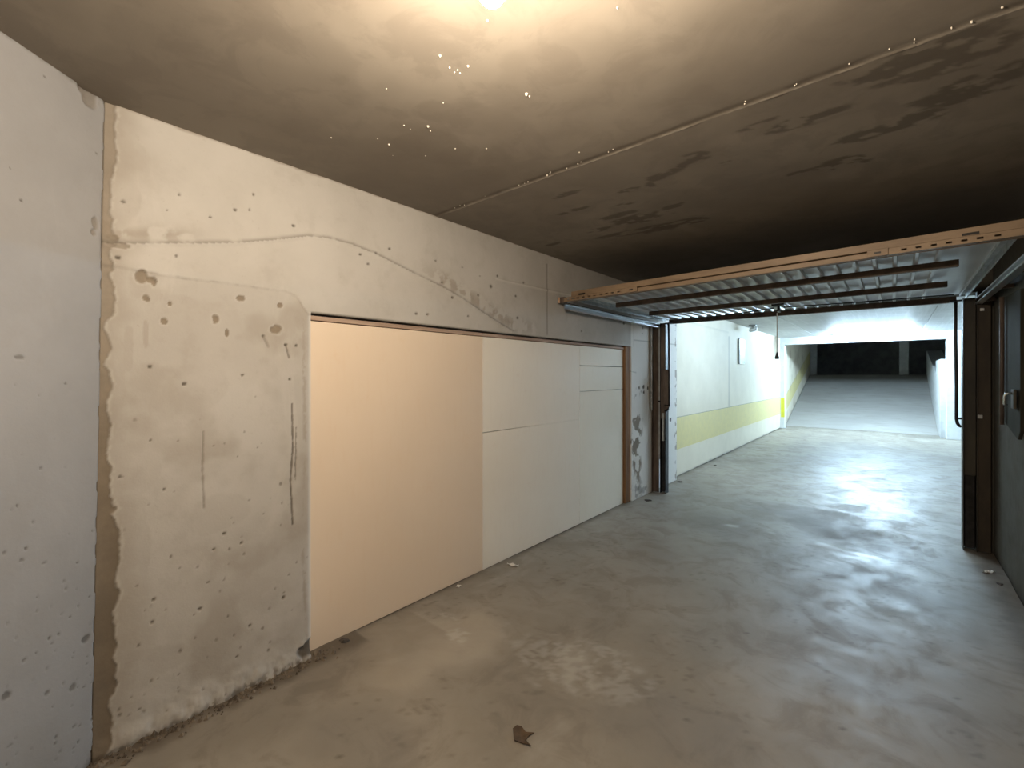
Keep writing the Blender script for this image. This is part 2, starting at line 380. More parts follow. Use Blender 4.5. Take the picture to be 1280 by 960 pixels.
    for u, v, a in [(799, 485, 2.2), (804.5, 484, 2.6), (805, 490, 2), (810, 485, 2), (838, 525, 2.5), (843, 545, 2)]:
        c = wpt(u, v); s = wscale(u, v, 1); m = blob(y, z, c[0], c[1], a*s, a*s, n1); dark = np.maximum(dark, m*.95); h -= m*.005
    ragged = (y > PIER_END-.06)*sstep(.55, .62, fbm(y, z, 16, 37)); bare = np.maximum(bare, ragged*.7)
    pale = np.maximum(pale, (y > OY1-.005)*.75)
    # worn arris beside the boards, broken corner at its foot
    ar = np.exp(-((y-OY0)/.012)**2)*(z < OZ); pale = np.maximum(pale, ar*.7); h -= ar*.006
    d2 = seg_dist(y, z, [wpt(379, 400), wpt(381, 560), wpt(378, 680), wpt(383, 800)])+(n2-.5)*.012; wash = np.maximum(wash, np.exp(-(d2/.010)**2)*.8*sstep(.4, .55, n1))
    m = blob(y, z, OY0-.02, .055, .045, .05, n1); dark = np.maximum(dark, m*.9); h -= m*.015
    # plaster foot, thickened and dirty
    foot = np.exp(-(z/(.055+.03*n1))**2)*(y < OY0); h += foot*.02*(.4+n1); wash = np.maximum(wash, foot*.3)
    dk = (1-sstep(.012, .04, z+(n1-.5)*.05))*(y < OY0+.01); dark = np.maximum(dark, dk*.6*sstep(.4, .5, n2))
    top = 1-sstep(.0, .010, HC-z+(n1-.5)*.02); bare = np.maximum(bare, top*.6)
    drk = blob(y, z, .55, 1.55, .5, .2, fbm(y, z, 3, 41)); wash = np.maximum(wash, drk*.3)
    def pos(U, V): return WX+h, y, z
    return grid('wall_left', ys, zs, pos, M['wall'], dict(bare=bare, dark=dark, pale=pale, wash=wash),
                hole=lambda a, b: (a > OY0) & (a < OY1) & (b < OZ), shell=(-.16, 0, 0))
wall_left()

# ------------------------------------------------------------------ angled near wall on the left
DN = np.array([.65, -.76]); DN /= np.linalg.norm(DN)
def wall_near():
    ss = lines((0, .42, .0042), (.42, .8, .012), (.8, 3.0, .04)); zz = lines((0, HC+.02, .005))
    U, V = np.meshgrid(ss, zz)
    N3 = np.array([-DN[1], DN[0], 0.]); P0 = np.array([WX, (CT+CB)/2, 0])
    n1 = fbm(U, V, 22, 51); n2 = fbm(U, V, 60, 52, 3); n3 = fbm(U, V, 5, 53)
    bare = np.zeros_like(U); dark = bare.copy(); pale = bare.copy(); wash = bare.copy(); h = (fbm(U, V, 3, 59)-.5)*.006
    def st(u, v): p = on_plane(u, v, P0, N3); return (p[0]-P0[0])*DN[0]+(p[1]-P0[1])*DN[1], p[2], (-SA*p[0]+CA*p[1])/FPX
    for u, v, a, b, k in [(20,249,3,3,1),(46,93,2.5,1.8,.8),(5,209,2,2,.8),(22,446,8,4.5,.7),(26,568,1.5,1.5,.6),(114,190,1.5,1.5,.8),(16,867,8,10,.8),(67,796,3,3,.8),(97,857,5,7,.7),(65,864,4,5,.7),(112,797,7,8,.9),(105,924,2.5,3,.9),(78,918,2.5,3,.8),(8,690,3,3,.6),(30,700,3,3,.6),(58,703,3,2,.6),(100,702,2,2,.8),(92,770,2,2,.7),(50,745,2,2,.6),(36,823,3,3,.6),(20,930,7,2,.5),(100,905,3,4,.6)]:
        c = st(u, v); m = blob(U, V, c[0], c[1], a*c[2]*.8, b*c[2]*.62, n1*.4+n2*.6, .3); dark = np.maximum(dark, m*k*.85); h -= m*.003
    for k in range(140):
        a = random.uniform(0, .55); b = abs(random.gauss(.1, .5)); r = random.uniform(.0022, .0048)
        m = blob(U, V, a, b, r, r*random.uniform(.6, 1.5), n1, .5); dark = np.maximum(dark, m*random.uniform(.2, .75)); h -= m*.003
    for u, v, a, b in [(104,116,9,15),(98,108,8,9),(115,279,4,10),(112,290,4,6)]:
        c = st(u, v); m = blob(U, V, c[0], c[1], a*c[2]*1.15, b*c[2], n1, .2); bare = np.maximum(bare, m); h -= m*.006
    wash = np.maximum(wash, sstep(.5, .72, n3)*.35*(1-sstep(.0, .5, V-.3)))
    edge = np.exp(-(U/.006)**2)*sstep(.45, .55, n1); pale = np.maximum(pale, edge*.5); h -= edge*.004
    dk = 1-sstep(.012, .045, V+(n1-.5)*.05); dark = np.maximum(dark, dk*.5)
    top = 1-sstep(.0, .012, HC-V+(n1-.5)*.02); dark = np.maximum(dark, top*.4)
    def pos(U, V):
        y0 = CB+(CT-CB)*V/HC
        return WX+DN[0]*U+N3[0]*h, y0+DN[1]*U+N3[1]*h, V
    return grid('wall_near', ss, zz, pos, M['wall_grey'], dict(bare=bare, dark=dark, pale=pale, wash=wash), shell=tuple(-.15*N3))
wall_near()
END = np.array([WX, .245])+DN*3.0

# right wall, rear wall
def plain_wall(name, axis, at, a0, a1, z0, z1, mat, back, step=.03, seed=0):
    us = lines((a0, a1, step)); vs = lines((z0, z1, step)); U, V = np.meshgrid(us, vs)
    n1 = fbm(U, V, 4, 70+seed); n2 = fbm(U, V, 14, 80+seed); h = (n1-.5)*.006*np.sign(back)*-1
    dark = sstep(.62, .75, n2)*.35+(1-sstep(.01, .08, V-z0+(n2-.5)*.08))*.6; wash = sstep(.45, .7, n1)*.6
    def pos(U, V): return (at+h, U, V) if axis == 0 else (U, at+h, V)
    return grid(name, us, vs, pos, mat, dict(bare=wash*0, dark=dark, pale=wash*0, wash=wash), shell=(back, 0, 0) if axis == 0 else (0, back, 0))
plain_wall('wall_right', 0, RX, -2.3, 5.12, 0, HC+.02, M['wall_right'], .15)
plain_wall('wall_rear', 1, END[1]+.0, END[0], RX, 0, HC+.02, M['wall_grey'], -.15, .05, 3)

# ------------------------------------------------------------------ garage ceiling with joint, drips and stains
JY = 1.815
def ceiling():
    xs = lines((-2.35, .75, .012)); yy = lines((-2.3, 0, .04), (0, JY-.05, .012), (JY-.05, JY+.05, .005), (JY+.05, 3.3, .012), (3.3, 5.4, .03))
    X, Y = np.meshgrid(xs, yy); n1 = fbm(X, Y, 14, 101); n2 = fbm(X, Y, 50, 102, 3); n3 = fbm(X, Y, 2.2, 103, 5); n4 = fbm(X, Y, 6, 104, 5)
    z0 = np.zeros_like(X); bare = z0.copy(); dark = z0.copy(); pale = z0.copy(); wash = z0.copy(); h = (fbm(X, Y, 2, 109)-.5)*.01
    def c(u, v): p = on_plane(u, v, (0, 0, HC), np.array([0, 0, 1.])); return p[0], p[1]
    # joint bead between the two slabs
    j = Y-JY+(n2-.5)*.006
    groove = np.exp(-((j+.016)/.015)**2); bead = np.exp(-((j-.006)/.0026)**2)
    h += groove*.001-bead*.0026*sstep(.35, .62, fbm(X, Y, 18, 115)); dark = np.maximum(dark, groove*.85*sstep(.25, .5, fbm(X, Y, 7, 113))); pale = np.maximum(pale, bead*.35*sstep(.35, .55, fbm(X, Y, 9, 111)))
    h -= sstep(JY-.004, JY+.004, Y)*.0015
    # soaked patch and damp map on the near slab
    for u, v, a, b, k in [(548,185,.14,.2,.8),(590,150,.12,.15,.5),(545,140,.09,.07,.6),(600,220,.14,.1,.7),(505,245,.12,.05,.5),(700,100,.3,.2,.3),(330,130,.5,.25,.35),(240,90,.4,.2,.3)]:
        p = c(u, v); wash = np.maximum(wash, blob(X, Y, p[0], p[1], a, b, n4*.6+fbm(X, Y, 13, 131, 4)*.4, .10)*k*.65)
    for u, v, a, b in [(870,196,.05,.03),(856,205,.045,.02),(838,214,.05,.02),(820,222,.04,.02),(812,230,.02,.02),(788,236,.05,.012),(745,288,.1,.02),(720,262,.09,.015),(705,243,.08,.016),(800,272,.16,.06),(830,284,.18,.05),(770,270,.12,.03),(860,275,.1,.03),(790,290,.2,.03),(840,258,.06,.02),(782,255,.08,.015),(950,155,.09,.015),(1010,148,.12,.03),(1050,205,.1,.04),(1090,168,.12,.03),(1140,150,.1,.03),(1200,118,.13,.04),(1240,98,.1,.04),(1000,215,.06,.015),(905,205,.03,.015),(690,305,.06,.015),(1150,80,.2,.06)]:
        p = c(u, v); m = blob(X, Y, p[0], p[1], a*1.2, b*1.8, fbm(X*.7, Y*1.4, 13, 121, 5), .2)*sstep(.40, .48, fbm(X*.7, Y*1.3, 20, 123, 5)); bare = np.maximum(bare, m*.65)
    v_, f_ = [], []
    def lump(p, r, hh):
        b = len(v_); n = 8; rings = [(1., .004), (.85, -hh*.45), (.5, -hh*.85), (.12, -hh)]
        for q, dz in rings:
            for k in range(n): v_.append((p[0]+r*q*math.cos(2*math.pi*k/n), p[1]+r*q*math.sin(2*math.pi*k/n), HC+dz))
        for i in range(3):
            for k in range(n): f_.append((b+i*n+k, b+i*n+(k+1)%n, b+(i+1)*n+(k+1)%n, b+(i+1)*n+k))
        f_.append((b+3*n, b+3*n+1, b+3*n+2, b+3*n+3)); f_.append((b+3*n+3, b+3*n+4, b+3*n+7, b+3*n)); f_.append((b+3*n+4, b+3*n+5, b+3*n+6, b+3*n+7))
    for u, v, r in [(550,69,.008),(535,157,.011),(538,163,.006),(483,110,.006),(554,128,.006),(569,185,.007),(608,185,.008),(658,117,.011),(662,120,.006),(532,194,.007),(562,84,.007),(572,87,.006),(575,91,.006),(585,82,.008),(568,90,.005),(472,173,.005),(486,180,.008),(491,194,.004),(414,172,.005),(505,156,.006),(513,161,.004),(609,25,.007),(684,219,.007),(660,227,.006),(724,190,.006),(772,9,.006)]:
        lump(c(u, v), r*.55, r*.8)
    for k in range(26): lump((random.uniform(-2, .5), JY-.02+random.uniform(-.012, .01), 0), random.uniform(.0015, .003), .004)
    wash = np.maximum(wash, sstep(.52, .6, n3)*.3)
    def pos(U, V): return X, Y, HC+h
    return grid('ceiling', xs, yy, pos, M['ceiling'], dict(bare=bare, dark=dark, pale=pale, wash=wash), extra=(np.array(v_), f_, dict(pale=.9)), shell=(0, 0, .18))
ceiling()

# ------------------------------------------------------------------ floor (garage and corridor)
RAMP0, SLOPE, RAMP1 = 14.2, .298, 18.9
def floor():
    xs = lines((-2.4, .75, .018), (.75, 1.75, .06)); yy = lines((-2.3, .3, .05), (.3, 6.2, .018), (6.2, RAMP0+.05, .035))
    X, Y = np.meshgrid(xs, yy); n1 = fbm(X, Y, 9, 201); n2 = fbm(X, Y, 40, 202, 3); n3 = fbm(X, Y, 1.6, 203, 5); n4 = fbm(X, Y, 4, 204, 5)
    z0 = np.zeros_like(X); bare = z0.copy(); dark = z0.copy(); pale = z0.copy(); wash = z0.copy(); gloss = z0.copy()
    h = (fbm(X, Y, .9, 209, 3)-.5)*.012+(fbm(X, Y, 3.5, 210, 3)-.5)*.005
    c = lambda u, v: on_plane(u, v, (0, 0, 0), np.array([0, 0, 1.]))[:2]
    # trowel sweep and lighter patch under the boards
    p = c(540, 800); wash = np.maximum(wash, blob(X, Y, p[0], p[1], .3, .5, n4, .5)*.7)
    for u, v, a, b, k in [(575, 795, .07, .06, .5), (560, 770, .1, .03, .3), (720, 830, .4, .2, .3)]:
        p = c(u, v); pale = np.maximum(pale, blob(X, Y, p[0], p[1], a, b, n1)*sstep(.42, .6, n2)*k)
    # damp, dark patches in the doorway and the pale ridge beside it
    for u, v, a, b, k in [(1040, 660, .35, .35, .75), (1000, 640, .5, .25, .6), (900, 660, .35, .3, .45), (1110, 735, .3, .3, .4), (1160, 570, .5, .35, .4), (1090, 560, .9, .5, .35), (460, 930, .35, .2, .4), (850, 900, .4, .25, .35)]:
        p = c(u, v); bare = np.maximum(bare, blob(X, Y, p[0], p[1], a, b, n4, .4)*k)
    R = [c(*q) for q in [(905, 655), (950, 663), (985, 669), (1020, 679), (1060, 691), (1090, 697)]]
    d = seg_dist(X, Y, R)+(n1-.5)*.05; r = (1-sstep(.012, .07, d)); r = r*sstep(.28, .5, fbm(X, Y, 7, 221, 5)*.7+.3*sstep(-.6, .2, X)); pale = np.maximum(pale, r*.65); h += r*.003; gloss = np.maximum(gloss, r*.5); bare *= 1-r
    for u, v, a, b in [(1050, 610, .7, .9), (1130, 740, .35, .5), (1090, 700, .3, .3)]:
        p = c(u, v); gloss = np.maximum(gloss, blob(X, Y, p[0], p[1], a, b, n4, .6))
    # dirt along the walls
    dl = X-(WX+.0)+(n1-.5)*.10; m = (1-sstep(.03, .15, dl))*(Y < OY0+.25); dark = np.maximum(dark, m*.8); h += m*.012*n1
    m = (1-sstep(.0, .07, X-PX_BOARD+(n1-.5)*.06)); dark = np.maximum(dark, m*.45)
    m = (1-sstep(.05, .20, RX-X+(n1-.5)*.12))*(Y < 5.3); dark = np.maximum(dark, m*.55)
    m = (1-sstep(.0, .3, X+2.0+(n4-.5)*.5))*(Y < 1.6); dark = np.maximum(dark, m*.25)
    dark = np.maximum(dark, sstep(.70, .76, n2)*.35*sstep(.5, .6, n4))
    for k in range(60):
        a, b = random.uniform(-2, .5), random.uniform(.8, 9); r = random.uniform(.006, .014)
        dark = np.maximum(dark, blob(X, Y, a, b, r, r, n1, .5)*.6)
    def pos(U, V): return X, Y, h
    return grid('floor', xs, yy, pos, M['floor'], dict(bare=bare, dark=dark, pale=pale, wash=wash, gloss=gloss), shell=(0, 0, -.15))
floor()

# ------------------------------------------------------------------ corridor and ramp beyond the door
CLX, PORT0, PORT1, PTOP = -2.25, 13.45, 13.70, 2.187
def corridor_wall():
    us = lines((PIER_END-.02, PORT0+.05, .03)); vs = lines((0, HCC+.02, .02)); Y, Z = np.meshgrid(us, vs); z0 = Y*0
    n1 = fbm(Y, Z, 6, 301)
    wash = blob(Y, Z, 12.9, 2.1, .4, .35, n1, .5)*.45
    dark = np.exp(-((Y-8.65)/.03)**2)*(Z > .82)*(Z < 2.1)*.5
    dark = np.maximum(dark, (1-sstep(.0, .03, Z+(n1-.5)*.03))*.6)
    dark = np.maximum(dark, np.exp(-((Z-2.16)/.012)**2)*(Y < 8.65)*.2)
    def pos(U, V): return CLX+z0, Y, Z
    return grid('wall_corridor_left', us, vs, pos, M['corridor'], dict(hrel=Z, wash=wash, dark=dark), shell=(-.15, 0, 0))
corridor_wall()
def rampz(y): return np.clip((y-RAMP0)*SLOPE, 0, (RAMP1-RAMP0)*SLOPE)
def ramp_wall():
    us = lines((PORT1-.02, RAMP1+.2, .05)); vs = np.linspace(0, 1, 60); U, V = np.meshgrid(us, vs)
    base = rampz(U); top = 2.5+base; Z = base+(top-base)*V; n1 = fbm(U, Z, 3, 311)
    wash = np.clip(sstep(.5, .75, n1)*.5, 0, 1)
    def pos(a, b): return CLX+a*0, U, Z
    return grid('wall_ramp_left', us, vs, pos, M['corridor'], dict(hrel=Z-base, wash=wash, dark=wash*0), shell=(-.15, 0, 0))
ramp_wall()
RXR = .80                                       # right edge of the ramp
mb = MB(); mb.prism([(PORT1-.02, 0), (RAMP0, 0), (RAMP1, 1.40), (RAMP1+.1, 1.40), (RAMP1+.1, 2.15), (PORT1+1.35, 1.45), (PORT1+1.3, 1.75), (PORT1-.02, 1.75)], 0, RXR, RXR+.35)
struct(mb.build('wall_ramp_right', M['pillar'], None, .01))
mb = MB(); mb.prism([(RAMP0-.02, -.15), (RAMP0-.02, .0), (RAMP0, 0.), (RAMP1, 1.40), (24, 1.40), (24, 1.2), (RAMP1, 1.2)], 0, -2.6, 2.6)
t = NT('ramp_concrete'); n = t.noise(1.2, 6, .6, (.5, 1, 1), .4); n2 = t.noise(8, 5, .6, (.3, 1.5, 1))
c = t.mix(t.ramp(n, .3, .7), (.40, .41, .41), (.48, .49, .49)); c = t.mix(t.math('MULTIPLY', t.ramp(n2, .5, .65), .4), c, (.33, .325, .31)); t.bump(n2, .2, .02)
t = NT('ramp_concrete'); n = t.noise(1.2, 5, .6, (.5, 1, 1), .4); n2 = t.noise(7, 5, .6, (.35, 1.5, 1))
c = t.mix(t.ramp(n, .3, .7), (.28, .262, .238), (.34, .32, .292)); c = t.mix(t.math('MULTIPLY', t.ramp(n2, .5, .68), .3), c, (.19, .165, .135)); t.bump(n2, .12, .015)
M['ramp'] = t.done(c, .7)
o = struct(mb.build('floor_ramp', M['ramp']))
struct(MB().box(-4.5, 4.5, 23.6, 23.8, 1.2, 4.5).build('wall_landing', M['dim']))
struct(MB().box(-4.5, -4.3, RAMP1+.2, 23.7, 1.2, 4.5).build('wall_landing_left', M['dim']))
struct(MB().box(4.3, 4.5, PORT1, 23.7, 0, 4.5).build('wall_landing_right', M['dim']))
struct(MB().prism([(PORT1-.05, 2.45), (RAMP0+.5, 2.45), (RAMP1, 3.9), (23.8, 3.9), (23.8, 4.1), (RAMP1, 4.1), (PORT1-.05, 2.65)], 0, -4.5, 4.5).build('ceiling_ramp', M['dim']))
# portal: two piers and a lintel
mb = MB(); mb.box(CLX-.15, CLX+.10, PORT0, PORT1, 0, PTOP)
o = struct(mb.build('column_portal_left', M['white_paint'], None, .008))
b = MB().box(CLX+.02, CLX+.103, PORT0-.003, PORT0+.002, .29, .80); b.build('painted_band', M['band_yellow'], o)
mb = MB(); mb.box(.885, 1.80, PORT0, PORT1, 0, PTOP); struct(mb.build('column_portal_right', M['white_paint'], None, .008))
mb = MB(); mb.box(CLX-.15, 1.80, PORT0, PORT1, PTOP, 2.5); struct(mb.build('lintel_portal', M['white_paint'], None, .006))
struct(MB().box(1.65, 1.80, 5.1, PORT0+.1, 0, 2.5).build('wall_corridor_right', M['white_paint']))
# corridor ceiling with two slab joints
mb = MB()
for x0, x1 in [(-2.45, -1.452), (-1.44, .468), (.48, 1.85)]: mb.box(x0, x1, 5.3, PORT0+.02, HCC, HCC+.15)
mb.box(-2.45, 1.85, 5.3, PORT0+.02, HCC+.012, HCC+.16)
struct(mb.build('ceiling_corridor', M['corridor_ceiling']))
# front wall of the garage: lintel over the door, return on the right
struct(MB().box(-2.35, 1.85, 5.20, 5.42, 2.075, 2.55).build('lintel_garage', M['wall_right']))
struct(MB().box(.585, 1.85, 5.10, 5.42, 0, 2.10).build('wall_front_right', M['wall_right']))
# pillars on the dark landing
for u, lab in [(1016, 'white square pillar at the top of the ramp, beside the yellow-banded wall'), (1130, 'white square pillar at the top of the ramp, nearer the right-hand parapet')]:
    p = on_plane(u, 460, (0, 19.6, 0), np.array([0, 1., 0])); w = .12
    o = MB().box(p[0]-w, p[0]+w, 19.6, 19.84, 1.40, 3.895).build('concrete_pillar', M['pillar'], None, .01)
    o['kind'] = 'thing'; tag(o, lab, 'pillar', 'pillars at the top of the ramp')

# ------------------------------------------------------------------ boarded opening
struct(MB().box(WX-.17, WX-.10, OY0-.05, OY1+.05, 0, OZ+.05).build('wall_infill', M['dim']))
def wy(u, v): return on_plane(u, v, (PX_BOARD, 0, 0), WN)
y1 = wy(603.5, 560)[1]; y2 = wy(724.5, 560)[1]; y3 = wy(778.5, 540)[1]
G = .0016; TB = 1.672
def infill(name, poly, mat, label):
    o = MB().prism(poly, 0, PX_BOARD-.018, PX_BOARD).build(name, M[mat], None, .0015); return tag(o, label, 'board', 'boards closing the opening in the long wall')
infill('infill_board', [(OY0+.002, .006), (y1-G, .002), (y1-G, TB), (OY0+.002, TB)], 'board_peach', 'large full-height peach board beside the bare concrete pier')
zh = wy(604, 541)[2]
infill('infill_board', [(y1+G, zh+.003), (y2-.45, zh+.0004), (y2-G, zh+.0004), (y2-G, TB), (y1+G, TB)], 'board_cream', 'upper cream board in the middle of the boarded opening, above the short horizontal seam')
infill('infill_board', [(y1+G, .002), (y2-G, .004), (y2-G, zh-.0004), (y2-.45, zh-.0004), (y1+G, zh-.003)], 'board_cream', 'lower cream board in the middle of the boarded opening, with scuffs near the floor')
za, zb = wy(740, 457.5)[2], wy(740, 488.5)[2]
infill('infill_board', [(y2+G, za+.003), (y3+.003, za+.003), (y3+.003, TB), (y2+G, TB)], 'board_pale', 'narrow pale strip of board under the lintel beside the brown timber')
infill('infill_board', [(y2+G, zb+.002), (y3+.003, zb+.002), (y3+.003, za-.003), (y2+G, za-.003)], 'board_pale', 'small pale board between two horizontal seams beside the brown timber')
infill('infill_board', [(y2+G, .004), (y3+.003, .004), (y3+.003, zb-.002), (y2+G, zb-.002)], 'board_pale', 'tall pale lower board ending at the upright brown timber')
tag(MB().box(PX_BOARD-.02, WX-.012, y3+.006, OY1-.004, .004, OZ-.004).build('timber_post', M['timber'], None, .004), 'upright rough brown timber at the door end of the boarded opening', 'timber')
tag(MB().box(PX_BOARD-.03, PX_BOARD+.012, OY0+.004, y3+.004, TB+.003, OZ-.014).build('timber_batten', M['batten'], None, .003), 'long thin brown batten under the lintel along the top of the boards', 'timber')

# ------------------------------------------------------------------ tilt-up garage door, standing open overhead
DX0, DX1, DY0, DY1 = -2.03, .455, 3.13, 5.16
def dwarp(x, y, z): return x, y, z+.036*((x-DX0)/(DX1-DX0))*((DY1-y)/(DY1-DY0))
door = thing('garage_door', ((DX0+DX1)/2, (DY0+DY1)/2, 2.0), 'tilt-up ribbed metal garage door standing open overhead', 'garage door')
ZP = 2.062                                       # pans of the ribbed sheet
def part(mb, name, mat, parent=None, bevel=0, smooth=False): return mb.warp(dwarp).build(name, M[mat], parent or door, bevel, smooth)
prof = [(DX0+.012, ZP)]; P = .0935; x = -1.86
while x < .27:
    prof += [(x-.012, ZP), (x-.007, ZP-.021), (x+.007, ZP-.021), (x+.012, ZP)]; x += P
prof += [(DX1-.012, ZP)]
vs = []; fs = []; nY = 9
for j in range(nY):
    yv = DY0+.02+(DY1-DY0-.03)*j/(nY-1)
    vs += [(a, yv, b) for a, b in prof]
n = len(prof)
for j in range(nY-1):
    for i in range(n-1): fs.append((j*n+i, j*n+i+1, (j+1)*n+i+1, (j+1)*n+i))
o = part(MB().add(vs, fs), 'door_sheet', 'sheet'); m = o.modifiers.new('solid', 'SOLIDIFY'); m.thickness = .0012
# top rail: boxed tan section with a lip below
part(MB().prism([(DY0-.004, 2.092), (DY0-.004, 2.050), (DY0+.036, 2.047), (DY0+.036, 2.012), (DY0+.042, 2.012), (DY0+.042, 2.040), (DY0+.05, 2.040), (DY0+.05, 2.092)], 0, DX0-.002, DX1+.03), 'top_rail', 'tan_steel', None, .002)
def perforated(x0, x1, holes, name='perforated_angle'):
    """a flat bar with slotted holes, standing upright in front of the rail, and its horizontal leg"""
    y0, y1_, z0, z1 = DY0-.010, DY0-.0055, 2.014, 2.048
    bm = bmesh.new(); xs = [x0]
    for h in holes: xs += [h-.011, h+.011]
    xs.append(x1); zz = [z0, z0+.012, z0+.022, z1]
    mb = MB()
    for i in range(len(xs)-1):
        for j in range(3):
            if i % 2 == 1 and j == 1: continue
            mb.box(xs[i], xs[i+1], y0, y1_, zz[j], zz[j+1])
    bm.free(); mb.box(x0, x1, DY0-.0055, DY0+.03, z0, z0+.004)
    return part(mb, name, 'tan_steel')
def holes_px(us, v0, v1): return [on_plane(u, 340, (0, DY0, 0), np.array([0, 1., 0]))[0] for u in us]
hl = holes_px([711, 717, 723, 730, 737, 744, 752, 759, 766, 774], 0, 0); perforated(-2.14, hl[-1]+.07, hl)
hr = holes_px([1130, 1148, 1167, 1186, 1205, 1225, 1247], 0, 0); perforated(hr[0]-.07, DX1+.03, hr)
part(MB().box(hl[-1]+.07, hr[0]-.07, DY0+.002, DY0+.03, 2.013, 2.044), 'rail_lip', 'tan_steel', None, .003)
for u in (790, 1097):
    x = on_plane(u, 350, (0, DY0, 0), np.array([0, 1., 0]))[0]
    o = part(MB().box(x-.045, x+.045, DY0-.016, DY0-.004, 2.014, 2.052), 'joint_plate', 'tan_steel', None, .002)
    part(MB().box(x-.014, x+.014, DY0-.0185, DY0-.0155, 2.027, 2.037), 'slot', 'dark_steel', o)
for x in (-1.93, .29): part(MB().box(x-.03, x+.03, DY0-.007, DY0+.002, 2.054, 2.066), 'bolt_slot', 'dark_steel')
for yc in (3.63, 4.34):
    mb = MB(); mb.box(-1.88, .29, yc-.016, yc+.016, 2.0, 2.041); part(mb, 'cross_bar', 'bar_steel', None, .003)
part(MB().box(DX0+.05, DX1-.06, DY1-.045, DY1, 1.992, 2.041), 'bottom_bar', 'bar_steel', None, .003)
for sx, x in ((1, DX0), (-1, DX1)):              # folded side edges
    a, b = sorted((x, x+sx*.035)); c0, c1 = sorted((x, x+sx*.006))
    mb = MB(); mb.box(a, b, DY0+.03, DY1, 2.056, 2.066); mb.box(c0, c1, DY0+.03, DY1, 2.02, 2.066); c2, c3 = sorted((x+sx*.035, x+sx*.041)); mb.box(c2, c3, DY0+.03, DY1, 2.04, 2.066)
    part(mb, 'side_edge', 'zinc_dull')
for sx, x in ((-1, -2.13), (1, .535)):           # end brackets with a guide roller
    o = part(MB().box(x-.012, x+.03, DY0-.012, DY0+.04, 2.008, 2.058) if sx < 0 else MB().box(x-.03, x+.012, DY0-.012, DY0+.04, 2.008, 2.058), 'end_bracket', 'rust_steel', None, .003)
    part(MB().tube([(x-.022*1, DY0-.006, 2.012), (x-.022, DY0-.006, 2.058)], .010, 12), 'roller', 'copper', o)
# lock with its rods
lk = part(MB().box(-.84, -.74, 4.60, 4.70, 2.02, 2.05), 'lock_case', 'dark_steel', None, .004)
part(MB().tube([(-.79, 4.65, 2.03), (-.79, 4.65, 1.985)], .012).box(-.80, -.78, 4.60, 4.70, 1.968, 1.985), 'lock_handle', 'black', lk, .003)
part(MB().tube([(-.83, 4.66, 2.008), (-1.3, 4.86, 2.006), (-1.90, 5.10, 2.02)], .005, 8), 'lock_rod', 'dark_steel', lk)
part(MB().tube([(-.75, 4.66, 2.008), (-.2, 4.74, 2.006), (.36, 4.86, 2.02)], .005, 8), 'lock_rod', 'dark_steel', lk)
# lifting arms
def arm(xt, xb, s, e):
    mb = MB(); mb.tube([(xt, 5.06, 2.0), (xt, 5.07, 1.75), (xb, 5.08, 1.30), (xb, 5.085, 1.04), (xb+s*e*.2, 5.085, 1.005), (xb+s*e*.6, 5.085, .985), (xb+s*e, 5.085, .98)], .011, 10)
    o = part(mb, 'lift_arm', 'dark_steel', None, 0, True)
    part(MB().box(xt-.035, xt+.035, 5.03, 5.10, 1.988, 2.0), 'arm_foot', 'dark_steel', o, .003)
    part(MB().tube([(xb-.005, 5.085, 1.045), (xb+s*e*1.1, 5.085, 1.045)], .008, 8), 'pivot_pin', 'dark_steel', o)
arm(.386, .392, 1, .028); arm(-1.962, -1.965, -1, .05)
part(MB().box(-2.03, -1.975, 5.085, 5.105, .99, 1.46), 'arm_plate', 'rust_steel', None, .004)
# pull cord hanging from the lock
pc = thing('pull_cord', (-.78, 4.66, 1.52), 'thin white pull cord with black weight hanging from the open door', 'cord')
cx = on_plane(971.3, 420, (0, 4.66, 0), np.array([0, 1., 0]))[0]; pc.location.x = cx
dz = on_plane(971.3, 440.5, (0, 4.66, 0), np.array([0, 1., 0]))[2]
MB().tube([(cx, 4.66, dz), (cx+.002, 4.66, 1.8), (cx, 4.66, 1.967)], .0035, 8).build('string', M['cord'], pc, 0, True)
MB().lathe([(.004, -.062), (.017, -.06), (.019, -.05), (.012, -.025), (.006, -.004), (.003, .004)], (cx, 4.66, dz), 14).build('weight', M['black'], pc, 0, True)

# ------------------------------------------------------------------ guide rails and posts
def rail(xa, label, sx, y_end):
    r = thing('guide_rail', (xa, 4.1, 1.97), label, 'rail', 'door guide rails')
    # C-channel opening towards the door
    x0, x1 = xa-sx*.02, xa+sx*.02
    pr = [(x0, 1.955), (x1, 1.955), (x1, 2.0), (x0, 2.0), (x0, 1.990), (x0+sx*.004, 1.990), (x0+sx*.004, 1.996), (x1-sx*.004, 1.996), (x1-sx*.004, 1.959), (x0+sx*.004, 1.959), (x0+sx*.004, 1.966), (x0, 1.966)]
    n = len(pr); mb = MB(); mb.add([(a, 3.16, b) for a, b in pr]+[(a, y_end, b) for a, b in pr], [(i, (i+1)%n, n+(i+1)%n, n+i) for i in range(n)]); mb.build('channel', M['zinc'], r)
    mb = MB(); mb.box(min(xa, xa+sx*.005), max(xa, xa+sx*.005), 3.2, y_end, 2.0, 2.012); mb.build('upper_lip', M['dark_steel'], r)
    wallx = WX+.004 if sx < 0 else RX-.004
    for yy in (3.3, 4.3, 4.95):
        a, b = sorted((xa+sx*.02, wallx)); MB().box(a, b, yy-.02, yy+.02, 1.965, 1.99).build('wall_bracket', M['rust_steel'], r, .003)
    return r
rail(-2.105, 'bright zinc guide rail on the long wall above the boarded opening', -1, 5.115)
rail(.512, 'bright zinc guide rail on the dark right wall beside the open door', 1, 5.02)

